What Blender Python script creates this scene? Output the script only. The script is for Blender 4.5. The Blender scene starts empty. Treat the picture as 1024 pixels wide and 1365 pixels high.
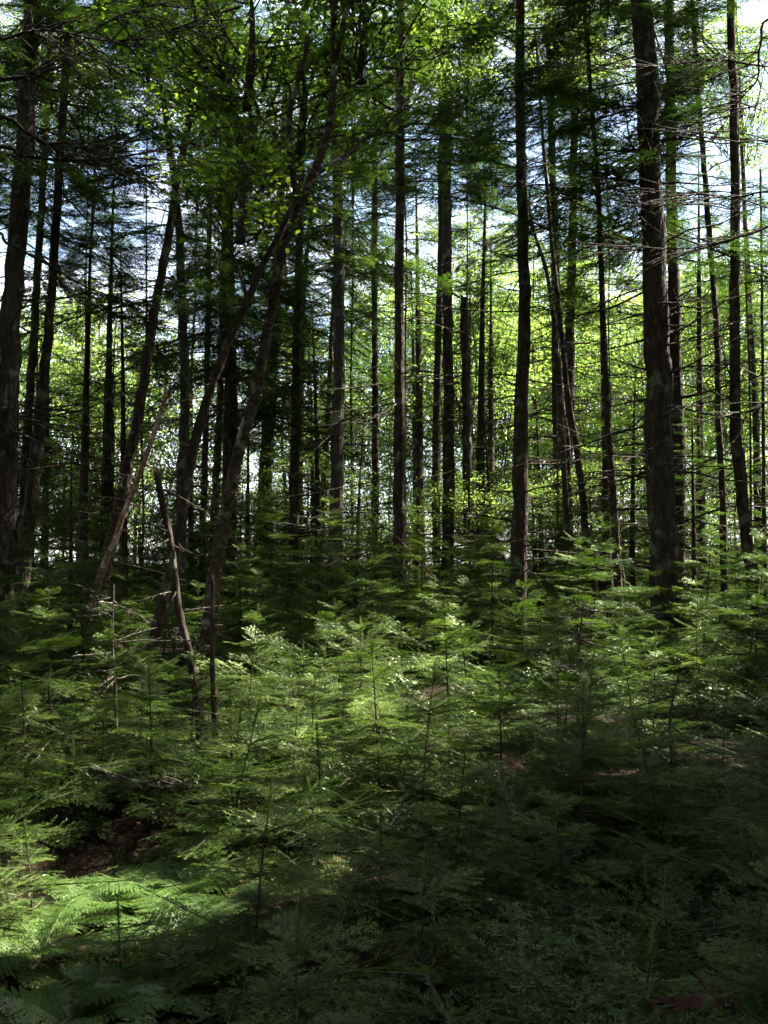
import bpy, math, random
import numpy as np
R = math.radians
PI = math.pi
rng = np.random.default_rng(11)
random.seed(11)
scene = bpy.context.scene
COL = scene.collection

# ------------------------------------------------------------------ camera numbers
F = 1365.0 * 35.0 / 36.0           # focal length in photograph pixels
PITCH = R(3.0)
EYE = 1.55

# ------------------------------------------------------------------ sun
SUN_AZ = R(68.0)                   # to the right of the view direction
SUN_EL = R(50.0)
S = np.array([math.sin(SUN_AZ) * math.cos(SUN_EL), math.cos(SUN_AZ) * math.cos(SUN_EL), math.sin(SUN_EL)])

def terr(x, y):
    x = np.asarray(x, float); y = np.asarray(y, float)
    t = np.clip((y - 2.0) / 12.0, 0, 1)
    z = 0.62 * t * t * (3 - 2 * t)
    z = z + 0.07 * np.sin(x * 1.1 + 0.6) * np.cos(y * 0.8 + 0.3) + 0.035 * np.sin(x * 2.7 + y * 1.9) + 0.025 * np.cos(x * 3.9 - y * 3.1)
    z = z - 0.30 * np.exp(-(((x + 1.45) / 0.5) ** 2 + ((y - 5.2) / 0.6) ** 2))      # the dark hollow
    far = np.clip((y - 34) / 60.0, 0, 1)
    return z - 3.0 * far * far * (3 - 2 * far)

G0 = float(terr(0, 0))
CAM = np.array([0.0, 0.0, EYE + G0])

def P(px, py, d):
    u = (px - 512.0) / F; v = (682.5 - py) / F
    f = np.array([0, math.cos(PITCH), math.sin(PITCH)]); up = np.array([0, -math.sin(PITCH), math.cos(PITCH)])
    r = f + u * np.array([1.0, 0, 0]) + v * up
    return CAM + r * (d / r[1])

def ground_at(px, d):
    x = (px - 512.0) / F * d
    return np.array([x, d, float(terr(x, d))])

# ------------------------------------------------------------------ where sun reaches the undergrowth (gaps cut in the canopy to light it)
GAPS = [(0.1, 8.6, 1.5, 3.2), (-1.1, 4.55, 0.7, 0.6), (0.55, 6.9, 0.8, 1.0), (-2.6, 11.5, 0.8, 1.2), (3.0, 9.6, 0.6, 0.8),
        (-1.6, 3.0, 0.35, 0.4), (-3.7, 15.6, 1.2, 1.8), (0, 24, 14, 8.5), (1.6, 13.6, 2.2, 1.8), (-2.3, 13.4, 1.3, 1.4), (4.4, 14.6, 1.3, 1.4), (-0.4, 13.0, 1.2, 1.2), (2.5, 7.2, .4, .4), (2.0, 8.6, .5, .5), (-.3, 5.4, .3, .3), (1.9, 4.4, .16, .16), (2.9, 5.6, .2, .2), (-1.95, 6.9, .3, .3), (.9, 3.6, .12, .12)]
def in_gap(p):
    q = p - S * ((p[2] - 0.9) / S[2])
    for cx, cy, rx, ry in GAPS:
        if ((q[0] - cx) / rx) ** 2 + ((q[1] - cy) / ry) ** 2 < 1.0:
            return True
    return False

# ------------------------------------------------------------------ materials
def new_mat(name):
    m = bpy.data.materials.new(name); m.use_nodes = True
    nt = m.node_tree
    for n in list(nt.nodes): nt.nodes.remove(n)
    return m, nt, nt.nodes, nt.links

def ramp(nodes, stops):
    n = nodes.new('ShaderNodeValToRGB')
    cr = n.color_ramp
    while len(cr.elements) < len(stops): cr.elements.new(0.5)
    for e, (p, c) in zip(cr.elements, stops):
        e.position = p; e.color = (*c, 1)
    return n

def leaf_mat(name, dark, mid, light, trans, trans_w=0.45, gloss=0.06, rough=0.4):
    m, nt, N, L = new_mat(name)
    out = N.new('ShaderNodeOutputMaterial')
    at = N.new('ShaderNodeAttribute'); at.attribute_name = 'tint'
    oi = N.new('ShaderNodeObjectInfo')
    ad = N.new('ShaderNodeMath'); ad.operation = 'MULTIPLY_ADD'; ad.inputs[1].default_value = 0.3; ad.inputs[2].default_value = -0.15
    L.new(oi.outputs['Random'], ad.inputs[0])
    su = N.new('ShaderNodeMath'); su.operation = 'ADD'; su.use_clamp = True
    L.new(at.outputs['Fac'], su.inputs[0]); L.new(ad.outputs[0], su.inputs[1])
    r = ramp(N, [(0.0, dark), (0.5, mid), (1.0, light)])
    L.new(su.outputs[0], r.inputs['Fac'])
    d = N.new('ShaderNodeBsdfDiffuse'); L.new(r.outputs['Color'], d.inputs['Color'])
    t = N.new('ShaderNodeBsdfTranslucent')
    mx = N.new('ShaderNodeMix'); mx.data_type = 'RGBA'; mx.blend_type = 'MULTIPLY'; mx.inputs['Factor'].default_value = 1.0
    L.new(r.outputs['Color'], mx.inputs['A']); mx.inputs['B'].default_value = (*trans, 1)
    L.new(mx.outputs['Result'], t.inputs['Color'])
    ms = N.new('ShaderNodeMixShader'); ms.inputs['Fac'].default_value = trans_w
    L.new(d.outputs[0], ms.inputs[1]); L.new(t.outputs[0], ms.inputs[2])
    g = N.new('ShaderNodeBsdfGlossy'); g.inputs['Roughness'].default_value = rough; g.inputs['Color'].default_value = (0.75, 0.85, 0.6, 1)
    m2 = N.new('ShaderNodeMixShader'); m2.inputs['Fac'].default_value = gloss
    L.new(ms.outputs[0], m2.inputs[1]); L.new(g.outputs[0], m2.inputs[2])
    L.new(m2.outputs[0], out.inputs['Surface'])
    return m

def bark_mat(name, c1, c2, c3, lichen, lich_amt, vscale=(18, 18, 5), bump=0.8):
    m, nt, N, L = new_mat(name)
    out = N.new('ShaderNodeOutputMaterial'); b = N.new('ShaderNodeBsdfPrincipled')
    b.inputs['Roughness'].default_value = 0.9
    b.inputs['Specular IOR Level'].default_value = 0.15
    tc = N.new('ShaderNodeTexCoord'); mp = N.new('ShaderNodeMapping'); mp.inputs['Scale'].default_value = vscale
    L.new(tc.outputs['Object'], mp.inputs['Vector'])
    vo = N.new('ShaderNodeTexVoronoi'); vo.inputs['Scale'].default_value = 1.6; L.new(mp.outputs[0], vo.inputs['Vector'])
    no = N.new('ShaderNodeTexNoise'); no.inputs['Scale'].default_value = 1.3; no.inputs['Detail'].default_value = 8; no.inputs['Roughness'].default_value = .7
    L.new(mp.outputs[0], no.inputs['Vector'])
    r = ramp(N, [(0.3, c1), (0.5, c2), (0.72, c3)])
    L.new(no.outputs['Fac'], r.inputs['Fac'])
    n2 = N.new('ShaderNodeTexNoise'); n2.inputs['Scale'].default_value = 5.0; n2.inputs['Detail'].default_value = 6
    L.new(tc.outputs['Object'], n2.inputs['Vector'])
    r2 = ramp(N, [(0.62 - lich_amt, (0, 0, 0)), (0.68 - lich_amt * .8, (1, 1, 1))])
    L.new(n2.outputs['Fac'], r2.inputs['Fac'])
    mx = N.new('ShaderNodeMix'); mx.data_type = 'RGBA'
    L.new(r2.outputs['Color'], mx.inputs['Factor']); L.new(r.outputs['Color'], mx.inputs['A']); mx.inputs['B'].default_value = (*lichen, 1)
    L.new(mx.outputs['Result'], b.inputs['Base Color'])
    ma = N.new('ShaderNodeMath'); ma.operation = 'ADD'
    L.new(vo.outputs['Distance'], ma.inputs[0]); L.new(no.outputs['Fac'], ma.inputs[1])
    bp = N.new('ShaderNodeBump'); bp.inputs['Strength'].default_value = bump; bp.inputs['Distance'].default_value = 0.03
    L.new(ma.outputs[0], bp.inputs['Height']); L.new(bp.outputs[0], b.inputs['Normal'])
    L.new(b.outputs[0], out.inputs['Surface'])
    return m

M = {}
M['fir'] = leaf_mat('fir_needles', (0.016, 0.038, 0.009), (0.056, 0.102, 0.019), (0.155, 0.225, 0.050), (1.5, 1.6, 0.7), 0.36, 0.034, 0.36)
M['spruce'] = leaf_mat('spruce_needles', (0.012, 0.028, 0.008), (0.040, 0.076, 0.018), (0.105, 0.160, 0.040), (1.6, 1.7, 0.7), 0.45, 0.02, 0.45)
M['leaf'] = leaf_mat('broad_leaves', (0.10, 0.165, 0.040), (0.18, 0.26, 0.062), (0.30, 0.38, 0.10), (1.45, 1.5, 1.0), 0.62, 0.03, 0.4)
M['leafdark'] = leaf_mat('dark_broad_leaves', (0.03, 0.065, 0.010), (0.08, 0.15, 0.018), (0.22, 0.31, 0.03), (1.6, 1.6, 0.8), 0.55, 0.04, 0.4)
M['fern'] = leaf_mat('fern_fronds', (0.028, 0.066, 0.014), (0.062, 0.125, 0.024), (0.12, 0.185, 0.036), (1.5, 1.5, 0.7), 0.45, 0.05, 0.45)
M['brown'] = leaf_mat('dead_leaves', (0.05, 0.024, 0.010), (0.13, 0.062, 0.026), (0.26, 0.15, 0.07), (1.2, 1.0, 0.7), 0.2, 0.03, 0.5)
M['bark'] = bark_mat('spruce_bark', (0.014, 0.010, 0.007), (0.052, 0.037, 0.026), (0.12, 0.092, 0.068), (0.14, 0.145, 0.10), 0.04)
M['greybark'] = bark_mat('grey_bark', (0.022, 0.017, 0.013), (0.070, 0.057, 0.045), (0.15, 0.125, 0.10), (0.20, 0.21, 0.16), 0.07)
M['birch'] = bark_mat('tan_birch_bark', (0.020, 0.013, 0.009), (0.072, 0.050, 0.035), (0.20, 0.15, 0.11), (0.30, 0.27, 0.21), 0.06, (9, 9, 13), 1.0)
M['redbark'] = bark_mat('reddish_dead_wood', (0.10, 0.045, 0.03), (0.27, 0.135, 0.09), (0.46, 0.32, 0.25), (0.5, 0.40, 0.33), 0.06, (9, 9, 22), 0.5)
M['twig'] = bark_mat('twig_bark', (0.018, 0.013, 0.009), (0.05, 0.038, 0.027), (0.10, 0.08, 0.06), (0.17, 0.17, 0.13), 0.04, (30, 30, 30), 0.3)
M['greentwig'] = bark_mat('young_twig', (0.05, 0.045, 0.025), (0.10, 0.09, 0.045), (0.17, 0.15, 0.08), (0.2, 0.2, 0.14), 0.0, (30, 30, 30), 0.2)
M['rot'] = bark_mat('rotten_wood', (0.016, 0.009, 0.006), (0.055, 0.028, 0.017), (0.15, 0.08, 0.05), (0.07, 0.11, 0.03), 0.10, (8, 8, 8), 1.0)

def soil_mat():
    m, nt, N, L = new_mat('needle_litter')
    out = N.new('ShaderNodeOutputMaterial'); b = N.new('ShaderNodeBsdfPrincipled'); b.inputs['Roughness'].default_value = 0.95
    b.inputs['Specular IOR Level'].default_value = 0.1
    tc = N.new('ShaderNodeTexCoord')
    n1 = N.new('ShaderNodeTexNoise'); n1.inputs['Scale'].default_value = 30; n1.inputs['Detail'].default_value = 8; n1.inputs['Roughness'].default_value = .75
    n2 = N.new('ShaderNodeTexNoise'); n2.inputs['Scale'].default_value = 1.4; n2.inputs['Detail'].default_value = 6
    L.new(tc.outputs['Object'], n1.inputs['Vector']); L.new(tc.outputs['Object'], n2.inputs['Vector'])
    r = ramp(N, [(0.3, (0.008, 0.006, 0.004)), (0.5, (0.022, 0.015, 0.009)), (0.7, (0.065, 0.042, 0.024))])
    L.new(n1.outputs['Fac'], r.inputs['Fac'])
    r2 = ramp(N, [(0.5, (0, 0, 0)), (0.62, (1, 1, 1))]); L.new(n2.outputs['Fac'], r2.inputs['Fac'])
    r3 = ramp(N, [(0.3, (0.012, 0.024, 0.006)), (0.7, (0.05, 0.085, 0.018))]); L.new(n1.outputs['Fac'], r3.inputs['Fac'])
    mx = N.new('ShaderNodeMix'); mx.data_type = 'RGBA'
    L.new(r2.outputs['Color'], mx.inputs['Factor']); L.new(r.outputs['Color'], mx.inputs['A']); L.new(r3.outputs['Color'], mx.inputs['B'])
    L.new(mx.outputs['Result'], b.inputs['Base Color'])
    bp = N.new('ShaderNodeBump'); bp.inputs['Strength'].default_value = 0.9; bp.inputs['Distance'].default_value = 0.03
    L.new(n1.outputs['Fac'], bp.inputs['Height']); L.new(bp.outputs[0], b.inputs['Normal'])
    L.new(b.outputs[0], out.inputs['Surface'])
    return m
M['soil'] = soil_mat()

# ------------------------------------------------------------------ mesh plumbing
STAT = {}
class Soup:
    """loose triangles (n,3,3) with a material slot and a tint per triangle"""
    def __init__(self): self.T = []; self.I = []; self.C = []
    def add(self, tris, slot=0, tint=0.5):
        tris = np.asarray(tris, np.float32)
        if len(tris) == 0: return
        self.T.append(tris); self.I.append(np.full(len(tris), slot, np.int32))
        self.C.append(np.broadcast_to(np.asarray(tint, np.float32), (len(tris),)).copy())
    def mesh(self, name, mats):
        STAT[name] = STAT.get(name, 0) + sum(map(len, self.T))
        T = np.concatenate(self.T); I = np.concatenate(self.I); C = np.concatenate(self.C)
        n = len(T)
        me = bpy.data.meshes.new(name)
        me.vertices.add(3 * n); me.vertices.foreach_set('co', T.ravel())
        me.loops.add(3 * n); me.loops.foreach_set('vertex_index', np.arange(3 * n, dtype=np.int32))
        me.polygons.add(n); me.polygons.foreach_set('loop_start', np.arange(0, 3 * n, 3, dtype=np.int32))
        me.polygons.foreach_set('material_index', I)
        a = me.attributes.new('tint', 'FLOAT', 'POINT'); a.data.foreach_set('value', np.repeat(C, 3))
        for m in mats: me.materials.append(m)
        me.update(calc_edges=True)
        return me

def frame_of(d):
    d = d / (np.linalg.norm(d) + 1e-9)
    a = np.array([0, 0, 1.0]) if abs(d[2]) < 0.8 else np.array([0, 1.0, 0])
    u = np.cross(a, d); u /= np.linalg.norm(u)
    return u, np.cross(d, u)

def tube_grid(pts, rad, k, wob=0.0, seed=0):
    """rings (n,k,3) round a polyline"""
    pts = np.asarray(pts, float); rad = np.asarray(rad, float)
    n = len(pts)
    tg = np.gradient(pts, axis=0)
    u0, _ = frame_of(tg[0])
    rings = np.zeros((n, k, 3)); ang = np.arange(k) * 2 * PI / k
    r_ = np.random.default_rng(seed)
    ph = r_.uniform(0, 6.28, 6)
    for i in range(n):
        d = tg[i] / (np.linalg.norm(tg[i]) + 1e-9)
        u0 = u0 - d * np.dot(u0, d); u0 /= (np.linalg.norm(u0) + 1e-9)
        v0 = np.cross(d, u0)
        s = pts[i][2]
        w = 1 + wob * (0.5 * np.sin(2 * ang + ph[0] + s * .9) + 0.4 * np.sin(3 * ang + ph[1] - s * 2.1) + 0.4 * np.sin(5 * ang + ph[2] + s * 4.0) + r_.normal(0, .35, k))
        rings[i] = pts[i] + (np.cos(ang)[:, None] * u0 + np.sin(ang)[:, None] * v0) * (rad[i] * w)[:, None]
    return rings

def tube_tris(pts, rad, k):
    g = tube_grid(pts, rad, k)
    a = g[:-1]; b = np.roll(g, -1, axis=1)[:-1]; c = np.roll(g, -1, axis=1)[1:]; d = g[1:]
    t = np.concatenate([np.stack([a, b, c], 2).reshape(-1, 3, 3), np.stack([a, c, d], 2).reshape(-1, 3, 3)])
    return t

class Solid:
    """smooth indexed tubes"""
    def __init__(self): self.V = []; self.Q = []; self.T = []; self.n = 0
    def tube(self, pts, rad, k=8, wob=0.0, seed=0, jag=0.0):
        g = tube_grid(pts, rad, k, wob, seed)
        if jag > 0:
            r_ = np.random.default_rng(seed + 5); g[-1, :, 2] += r_.uniform(-jag, jag, k)
        n = len(g); base = self.n
        self.V.append(g.reshape(-1, 3))
        i = np.arange(n - 1)[:, None] * k; j = np.arange(k)[None, :]; j2 = (j + 1) % k
        self.Q.append((base + np.stack([i + j, i + j2, i + k + j2, i + k + j], -1)).reshape(-1, 4))
        self.n += n * k
        for ring, flip in ((0, True), (n - 1, False)):
            c = g[ring].mean(0); self.V.append(c[None]); ci = self.n; self.n += 1
            a = base + ring * k + np.arange(k); b = base + ring * k + (np.arange(k) + 1) % k
            self.T.append(np.stack([b, a, np.full(k, ci)] if flip else [a, b, np.full(k, ci)], -1))
    def mesh(self, name, mat):
        V = np.concatenate(self.V); Q = np.concatenate(self.Q); T = np.concatenate(self.T)
        me = bpy.data.meshes.new(name)
        me.vertices.add(len(V)); me.vertices.foreach_set('co', V.astype(np.float32).ravel())
        loops = np.concatenate([Q.ravel(), T.ravel()]).astype(np.int32)
        me.loops.add(len(loops)); me.loops.foreach_set('vertex_index', loops)
        st = np.concatenate([np.arange(len(Q)) * 4, len(Q) * 4 + np.arange(len(T)) * 3]).astype(np.int32)
        me.polygons.add(len(st)); me.polygons.foreach_set('loop_start', st)
        me.polygons.foreach_set('use_smooth', np.ones(len(st), bool))
        me.materials.append(mat); me.update(calc_edges=True)
        return me

def obj(name, me, parent=None, loc=None):
    o = bpy.data.objects.new(name, me); COL.objects.link(o)
    if parent is not None: o.parent = parent
    if loc is not None: o.location = [float(v) for v in loc]
    return o

def thing(name, label, cat, loc, group=None, rz=0.0):
    o = bpy.data.objects.new(name, None); COL.objects.link(o)
    o.empty_display_size = 0.2
    o.location = [float(v) for v in loc]; o.rotation_euler = (0, 0, rz)
    o['label'] = label; o['category'] = cat
    if group: o['group'] = group
    return o

def copy_thing(src, label, loc, rz, sc, group):
    r = src.copy(); COL.objects.link(r)
    r.location = [float(v) for v in loc]; r.rotation_euler = (random.uniform(-.11, .11), random.uniform(-.11, .11), rz); r.scale = (sc * random.uniform(.85, 1.15), sc * random.uniform(.85, 1.15), sc)
    r['label'] = label
    if group: r['group'] = group
    elif 'group' in r: del r['group']
    for ch in src.children:
        c = ch.copy(); COL.objects.link(c); c.parent = r
    return r

def smooth_poly(pts, n):
    """Catmull-Rom through pts, n samples"""
    p = np.asarray(pts, float)
    if len(p) == 2: p = np.array([p[0], (p[0] + p[1]) / 2, p[1]])
    q = np.vstack([2 * p[0] - p[1], p, 2 * p[-1] - p[-2]])
    out = []
    for t in np.linspace(0, len(p) - 1 - 1e-6, n):
        i = int(t); f = t - i
        a, b, c, d = q[i], q[i + 1], q[i + 2], q[i + 3]
        out.append(0.5 * (2 * b + (c - a) * f + (2 * a - 5 * b + 4 * c - d) * f * f + (3 * b - a - 3 * c + d) * f ** 3))
    return np.array(out)

# ------------------------------------------------------------------ conifer sprays
def needles_on(o, d, up, L, step, nl, nw, r_, tipc=0.7):
    n = max(4, int(L / step) * 2)
    t = (np.arange(n) // 2 + r_.uniform(0, .8, n)) * (L / (n / 2))
    side = np.where(np.arange(n) % 2 == 0, 1.0, -1.0)
    lat = np.cross(up, d)
    a = R(58) + r_.normal(0, .14, n) - 0.5 * np.clip((t / L - .8) / .2, 0, 1)
    z = r_.normal(0.08, 0.16, n)
    dirs = np.cos(a)[:, None] * d + (np.sin(a) * side)[:, None] * lat + z[:, None] * up
    base = o + t[:, None] * d
    ln = nl * r_.uniform(.75, 1.1, n) * np.clip(1.15 - 0.35 * t / L, .6, 1)
    tip = base + dirs * ln[:, None]
    w = np.cross(dirs, up); w /= (np.linalg.norm(w, axis=1)[:, None] + 1e-9)
    w = w + up * r_.normal(0, .3, n)[:, None]
    return np.stack([base + w * nw / 2, base - w * nw / 2, tip], 1), t / L

def rotz(v, a):
    c, s = math.cos(a), math.sin(a)
    return np.array([v[0] * c - v[1] * s, v[0] * s + v[1] * c, v[2]])

def branch_template(L, nl, nw, step, gap, lat_f, droop, wr, seed, sub=True, bare=0.1, miss=0.0, coarse=False):
    """flat fir or spruce bough along +X: (needle tris, tint), wood tris"""
    r_ = np.random.default_rng(seed)
    ND = []; TI = []; WD = []
    def ax(t):
        x = t * L
        return np.array([x * (1 - 0.06 * t), 0.04 * L * math.sin(3 * t + seed), -droop * L * t * t + 0.25 * droop * L * t ** 4])
    A = np.array([ax(t) for t in np.linspace(0, 1, 8)])
    WD.append(tube_tris(A[::7] if coarse else A, np.linspace(wr, wr * .25, 2 if coarse else 8), 3 if coarse else 4))
    up = np.array([0, 0, 1.0])
    for i in range(7):
        if (i + 1) / 7 < bare: continue
        d = A[i + 1] - A[i]; l = np.linalg.norm(d); d = d / l
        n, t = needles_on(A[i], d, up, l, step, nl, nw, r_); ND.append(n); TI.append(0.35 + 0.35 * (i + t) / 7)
    t = max(bare, 0.08)
    k = 0
    while t < 0.97:
        for s in (1, -1):
            if r_.random() < miss: continue
            o = ax(t); d0 = ax(min(1, t + .02)) - ax(t - .02); d0 /= np.linalg.norm(d0)
            l = lat_f * L * (1 - t) ** 0.8 * r_.uniform(.7, 1.1) * (0.6 + 0.4 * min(1, (t - bare) / .25 + .3)) + nl * 1.2
            d = rotz(d0, s * (R(52) + r_.normal(0, .13))); d[2] += r_.normal(-0.05, .10); d /= np.linalg.norm(d)
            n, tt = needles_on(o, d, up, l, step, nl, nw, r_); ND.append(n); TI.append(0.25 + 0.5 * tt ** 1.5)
            if not coarse: WD.append(tube_tris(np.array([o, o + d * l * .9]), [wr * .4, wr * .15], 3))
            if sub and l > 4 * nl:
                for f in np.arange(.3, .9, max(.14, 1.6 * nl / l)):
                    for s2 in (1, -1):
                        l2 = l * (1 - f) * .55 * r_.uniform(.7, 1.1) + nl * .6
                        d2 = rotz(d, s2 * (R(48) + r_.normal(0, .12))); d2[2] += r_.normal(0, .1); d2 /= np.linalg.norm(d2)
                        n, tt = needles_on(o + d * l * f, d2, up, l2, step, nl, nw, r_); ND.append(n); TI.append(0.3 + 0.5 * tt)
        t += gap / L * r_.uniform(.8, 1.2)
    return np.concatenate(ND).astype(np.float32), np.clip(np.concatenate(TI), 0, 1).astype(np.float32), np.concatenate(WD).astype(np.float32)

def basis(az, el, roll=0.0):
    """rotation with +X -> direction of azimuth az, elevation el"""
    x = np.array([math.cos(az) * math.cos(el), math.sin(az) * math.cos(el), math.sin(el)])
    y = np.array([-math.sin(az), math.cos(az), 0.0]); z = np.cross(x, y)
    y2 = y * math.cos(roll) + z * math.sin(roll); z2 = np.cross(x, y2)
    return np.stack([x, y2, z2], 1)

def put(soup, tpl, Rm, sc, o, tint):
    nd, ti, wd = tpl
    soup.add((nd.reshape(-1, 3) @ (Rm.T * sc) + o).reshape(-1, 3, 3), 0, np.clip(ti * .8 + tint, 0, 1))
    soup.add((wd.reshape(-1, 3) @ (Rm.T * sc) + o).reshape(-1, 3, 3), 1, 0.5)

# near firs: true-size needles
FIR = {0.22: [branch_template(0.22, .021, .0034, .0062, .035, .50, .05, .0030, s, False, .05) for s in (1, 2, 3)],
       0.45: [branch_template(0.45, .022, .0036, .0066, .055, .50, .09, .0045, s, True, .10, .05) for s in (4, 5, 6)],
       0.80: [branch_template(0.80, .023, .0038, .0074, .085, .48, .13, .0065, s, True, .18, .08) for s in (7, 8, 9)]}

def fir_sapling(h, seed, spread=0.62, dens=1.0):
    r_ = np.random.default_rng(seed)
    so = Soup()
    lean = r_.normal(0, .05, 2)
    def axis(z): return np.array([lean[0] * z * z / h, lean[1] * z * z / h, z])
    zs = []
    z = h * r_.uniform(.06, .12); step = 0.17 if h < 1.1 else 0.22
    while z < h - 0.05:
        for k in range(r_.integers(4, 6)): zs.append((z + r_.normal(0, .012), 1.0))
        for k in range(int(2.6 * dens)): zs.append((z + r_.uniform(.03, step), r_.uniform(.4, .75)))
        z += step * r_.uniform(.8, 1.2) * (1 if z < h * .7 else .8)
    az = r_.uniform(0, 6.28)
    for z, f in zs:
        if z > h - .03: continue
        az += 2.4 + r_.normal(0, .35)
        t = z / h
        L = ((h - z) * spread * (1.0 if t > .25 else .85 + .6 * t) + 0.10) * f * r_.uniform(.7, 1.15)
        L = min(L, 1.0)
        el = R(-6 + 44 * t ** 2.2) + r_.normal(0, .13)
        key = min(FIR, key=lambda q: abs(math.log(q / L)))
        put(so, FIR[key][r_.integers(0, 3)], basis(az, el, r_.normal(0, .12)), L / key, axis(z), r_.normal(0.02 + .12 * t, .15))
    # leader with its crown of needles
    nd, tt = needles_on(axis(h - .14), np.array([lean[0], lean[1], 1.0]), np.array([1.0, 0, 0]), .14, .004, .019, .0026, r_)
    so.add(nd, 0, 0.6)
    nd, tt = needles_on(axis(h - .14), np.array([lean[0], lean[1], 1.0]), np.array([0, 1.0, 0]), .14, .004, .019, .0026, r_)
    so.add(nd, 0, 0.6)
    st = Solid()
    zz = np.linspace(-.06, h - .01, 10)
    st.tube([axis(max(z, 0)) if z >= 0 else np.array([0, 0, z]) for z in zz], np.linspace(.0065 * h + .003, .0015, 10), 7, .08, seed)
    # dead twigs low on the stem
    for k in range(int(7 * h)):
        z = r_.uniform(.05, .35) * h; a = r_.uniform(0, 6.28); l = r_.uniform(.08, .3)
        d = np.array([math.cos(a), math.sin(a), r_.normal(0, .25)])
        st.tube([axis(z), axis(z) + d * l * .5, axis(z) + d * l + np.array([0, 0, -.02])], [.003, .002, .001], 4)
    return so.mesh('fir_foliage', [M['fir'], M['greentwig']]), st.mesh('fir_stem', M['twig'])

# tall spruces: coarser sprays
SPR = [branch_template(1.8, .038, .0085, .018, .105, .38, .16, .011, 20 + s, True, .18, .06) for s in range(5)]
SPRC = [branch_template(1.8, .060, .014, .034, .20, .36, .16, .011, 30 + s, True, .15, .12, True) for s in range(3)]
SPRV = [branch_template(1.8, .135, .068, .085, .20, .50, .16, .011, 40 + s, False, .10, .05, True) for s in range(3)]
FIRV = [branch_template(.6, .040, .010, .034, .10, .48, .10, .005, 60 + s, False, .05, .05, True) for s in range(3)]
FIRC = [branch_template(.6, .030, .0052, .016, .085, .48, .10, .005, 50 + s, False, .10, .05, True) for s in range(3)]   # coarser still, far or high up

def spruce_crown(H, rmax, seed, dens=1.0, tpl=None, cull=None, low=0.35):
    """crown from z=0 up to z=H; the lowest part is ragged"""
    r_ = np.random.default_rng(seed); tpl = tpl or SPR
    so = Soup(); z = 0.0; az = r_.uniform(0, 6.28); cut = 0; tot = 0
    while z < H - .15:
        t = z / H
        nb = r_.poisson(4.2 * dens * (low + (1 - low) * min(1, t / .25)))
        for k in range(nb):
            az += 2.4 + r_.normal(0, .5)
            L = (rmax * (1 - t) ** .75 * r_.uniform(.5, 1.1) + .15)
            zz = z + r_.normal(0, .08)
            o = np.array([0, 0, zz]); B = basis(az, R(-14 + 45 * t ** 1.5) + r_.normal(0, .13), r_.normal(0, .25))
            tot += 1
            if cull is not None and cull(o + B[:, 0] * L * .6): cut += 1; continue
            q = tpl if t < .5 else SPRC
            put(so, q[r_.integers(0, len(q))], B, L / 1.8, o, r_.normal(0, .11))
        z += 0.33 * r_.uniform(.7, 1.3)
    return so, cut / max(tot, 1)

def dead_limb(so, o, az, el, L, r, seed, k=4):
    r_ = np.random.default_rng(seed)
    d = basis(az, el)[:, 0]
    sag = r_.uniform(-.05, .22) * L; hook = r_.normal(0, .10) * L
    lat = np.array([-math.sin(az), math.cos(az), 0])
    tt = np.linspace(0, 1, 6)
    pts = np.array([o + d * L * t + np.array([0, 0, -sag * t * t + .6 * sag * t ** 3]) + lat * hook * t * t + (r_.normal(0, .012 * L, 3) if t > 0 else 0) for t in tt])
    so.tube(pts, r * (1 - .85 * tt) + .0012, k)
    for j in range(r_.integers(2, 7)):
        t = r_.uniform(.2, .95); i = min(4, int(t * 5)); p = pts[i] + (pts[i + 1] - pts[i]) * (t * 5 - i)
        a2 = az + r_.choice([-1, 1]) * r_.uniform(.5, 1.1); l2 = L * (1 - t * .7) * r_.uniform(.2, .5)
        d2 = basis(a2, el + r_.normal(-.1, .3))[:, 0]
        so.tube([p, p + d2 * l2 * .5 + r_.normal(0, .02, 3), p + d2 * l2 + np.array([0, 0, -.05 * l2])], [r * .45, r * .3, .0012], 3)

# ------------------------------------------------------------------ broadleaf crowns
def leaves_at(c, n, spread, size, r_):
    p = c + r_.normal(0, 1, (n, 3)) * np.array(spread)
    a = r_.uniform(0, 2 * PI, n); tilt = r_.normal(-.25, .45, n)
    d = np.stack([np.cos(a) * np.cos(tilt), np.sin(a) * np.cos(tilt), np.sin(tilt)], 1)
    lat = np.stack([-np.sin(a), np.cos(a), r_.normal(0, .35, n)], 1)
    nrm = np.cross(d, lat)
    s = size * r_.uniform(.6, 1.25, n)[:, None]
    q0 = p; q2 = p + d * s; w = 0.34
    q1 = p + d * s * .45 + lat * s * w + nrm * s * .10; q3 = p + d * s * .45 - lat * s * w + nrm * s * .10
    return np.concatenate([np.stack([q0, q1, q2], 1), np.stack([q0, q2, q3], 1)])

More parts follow.
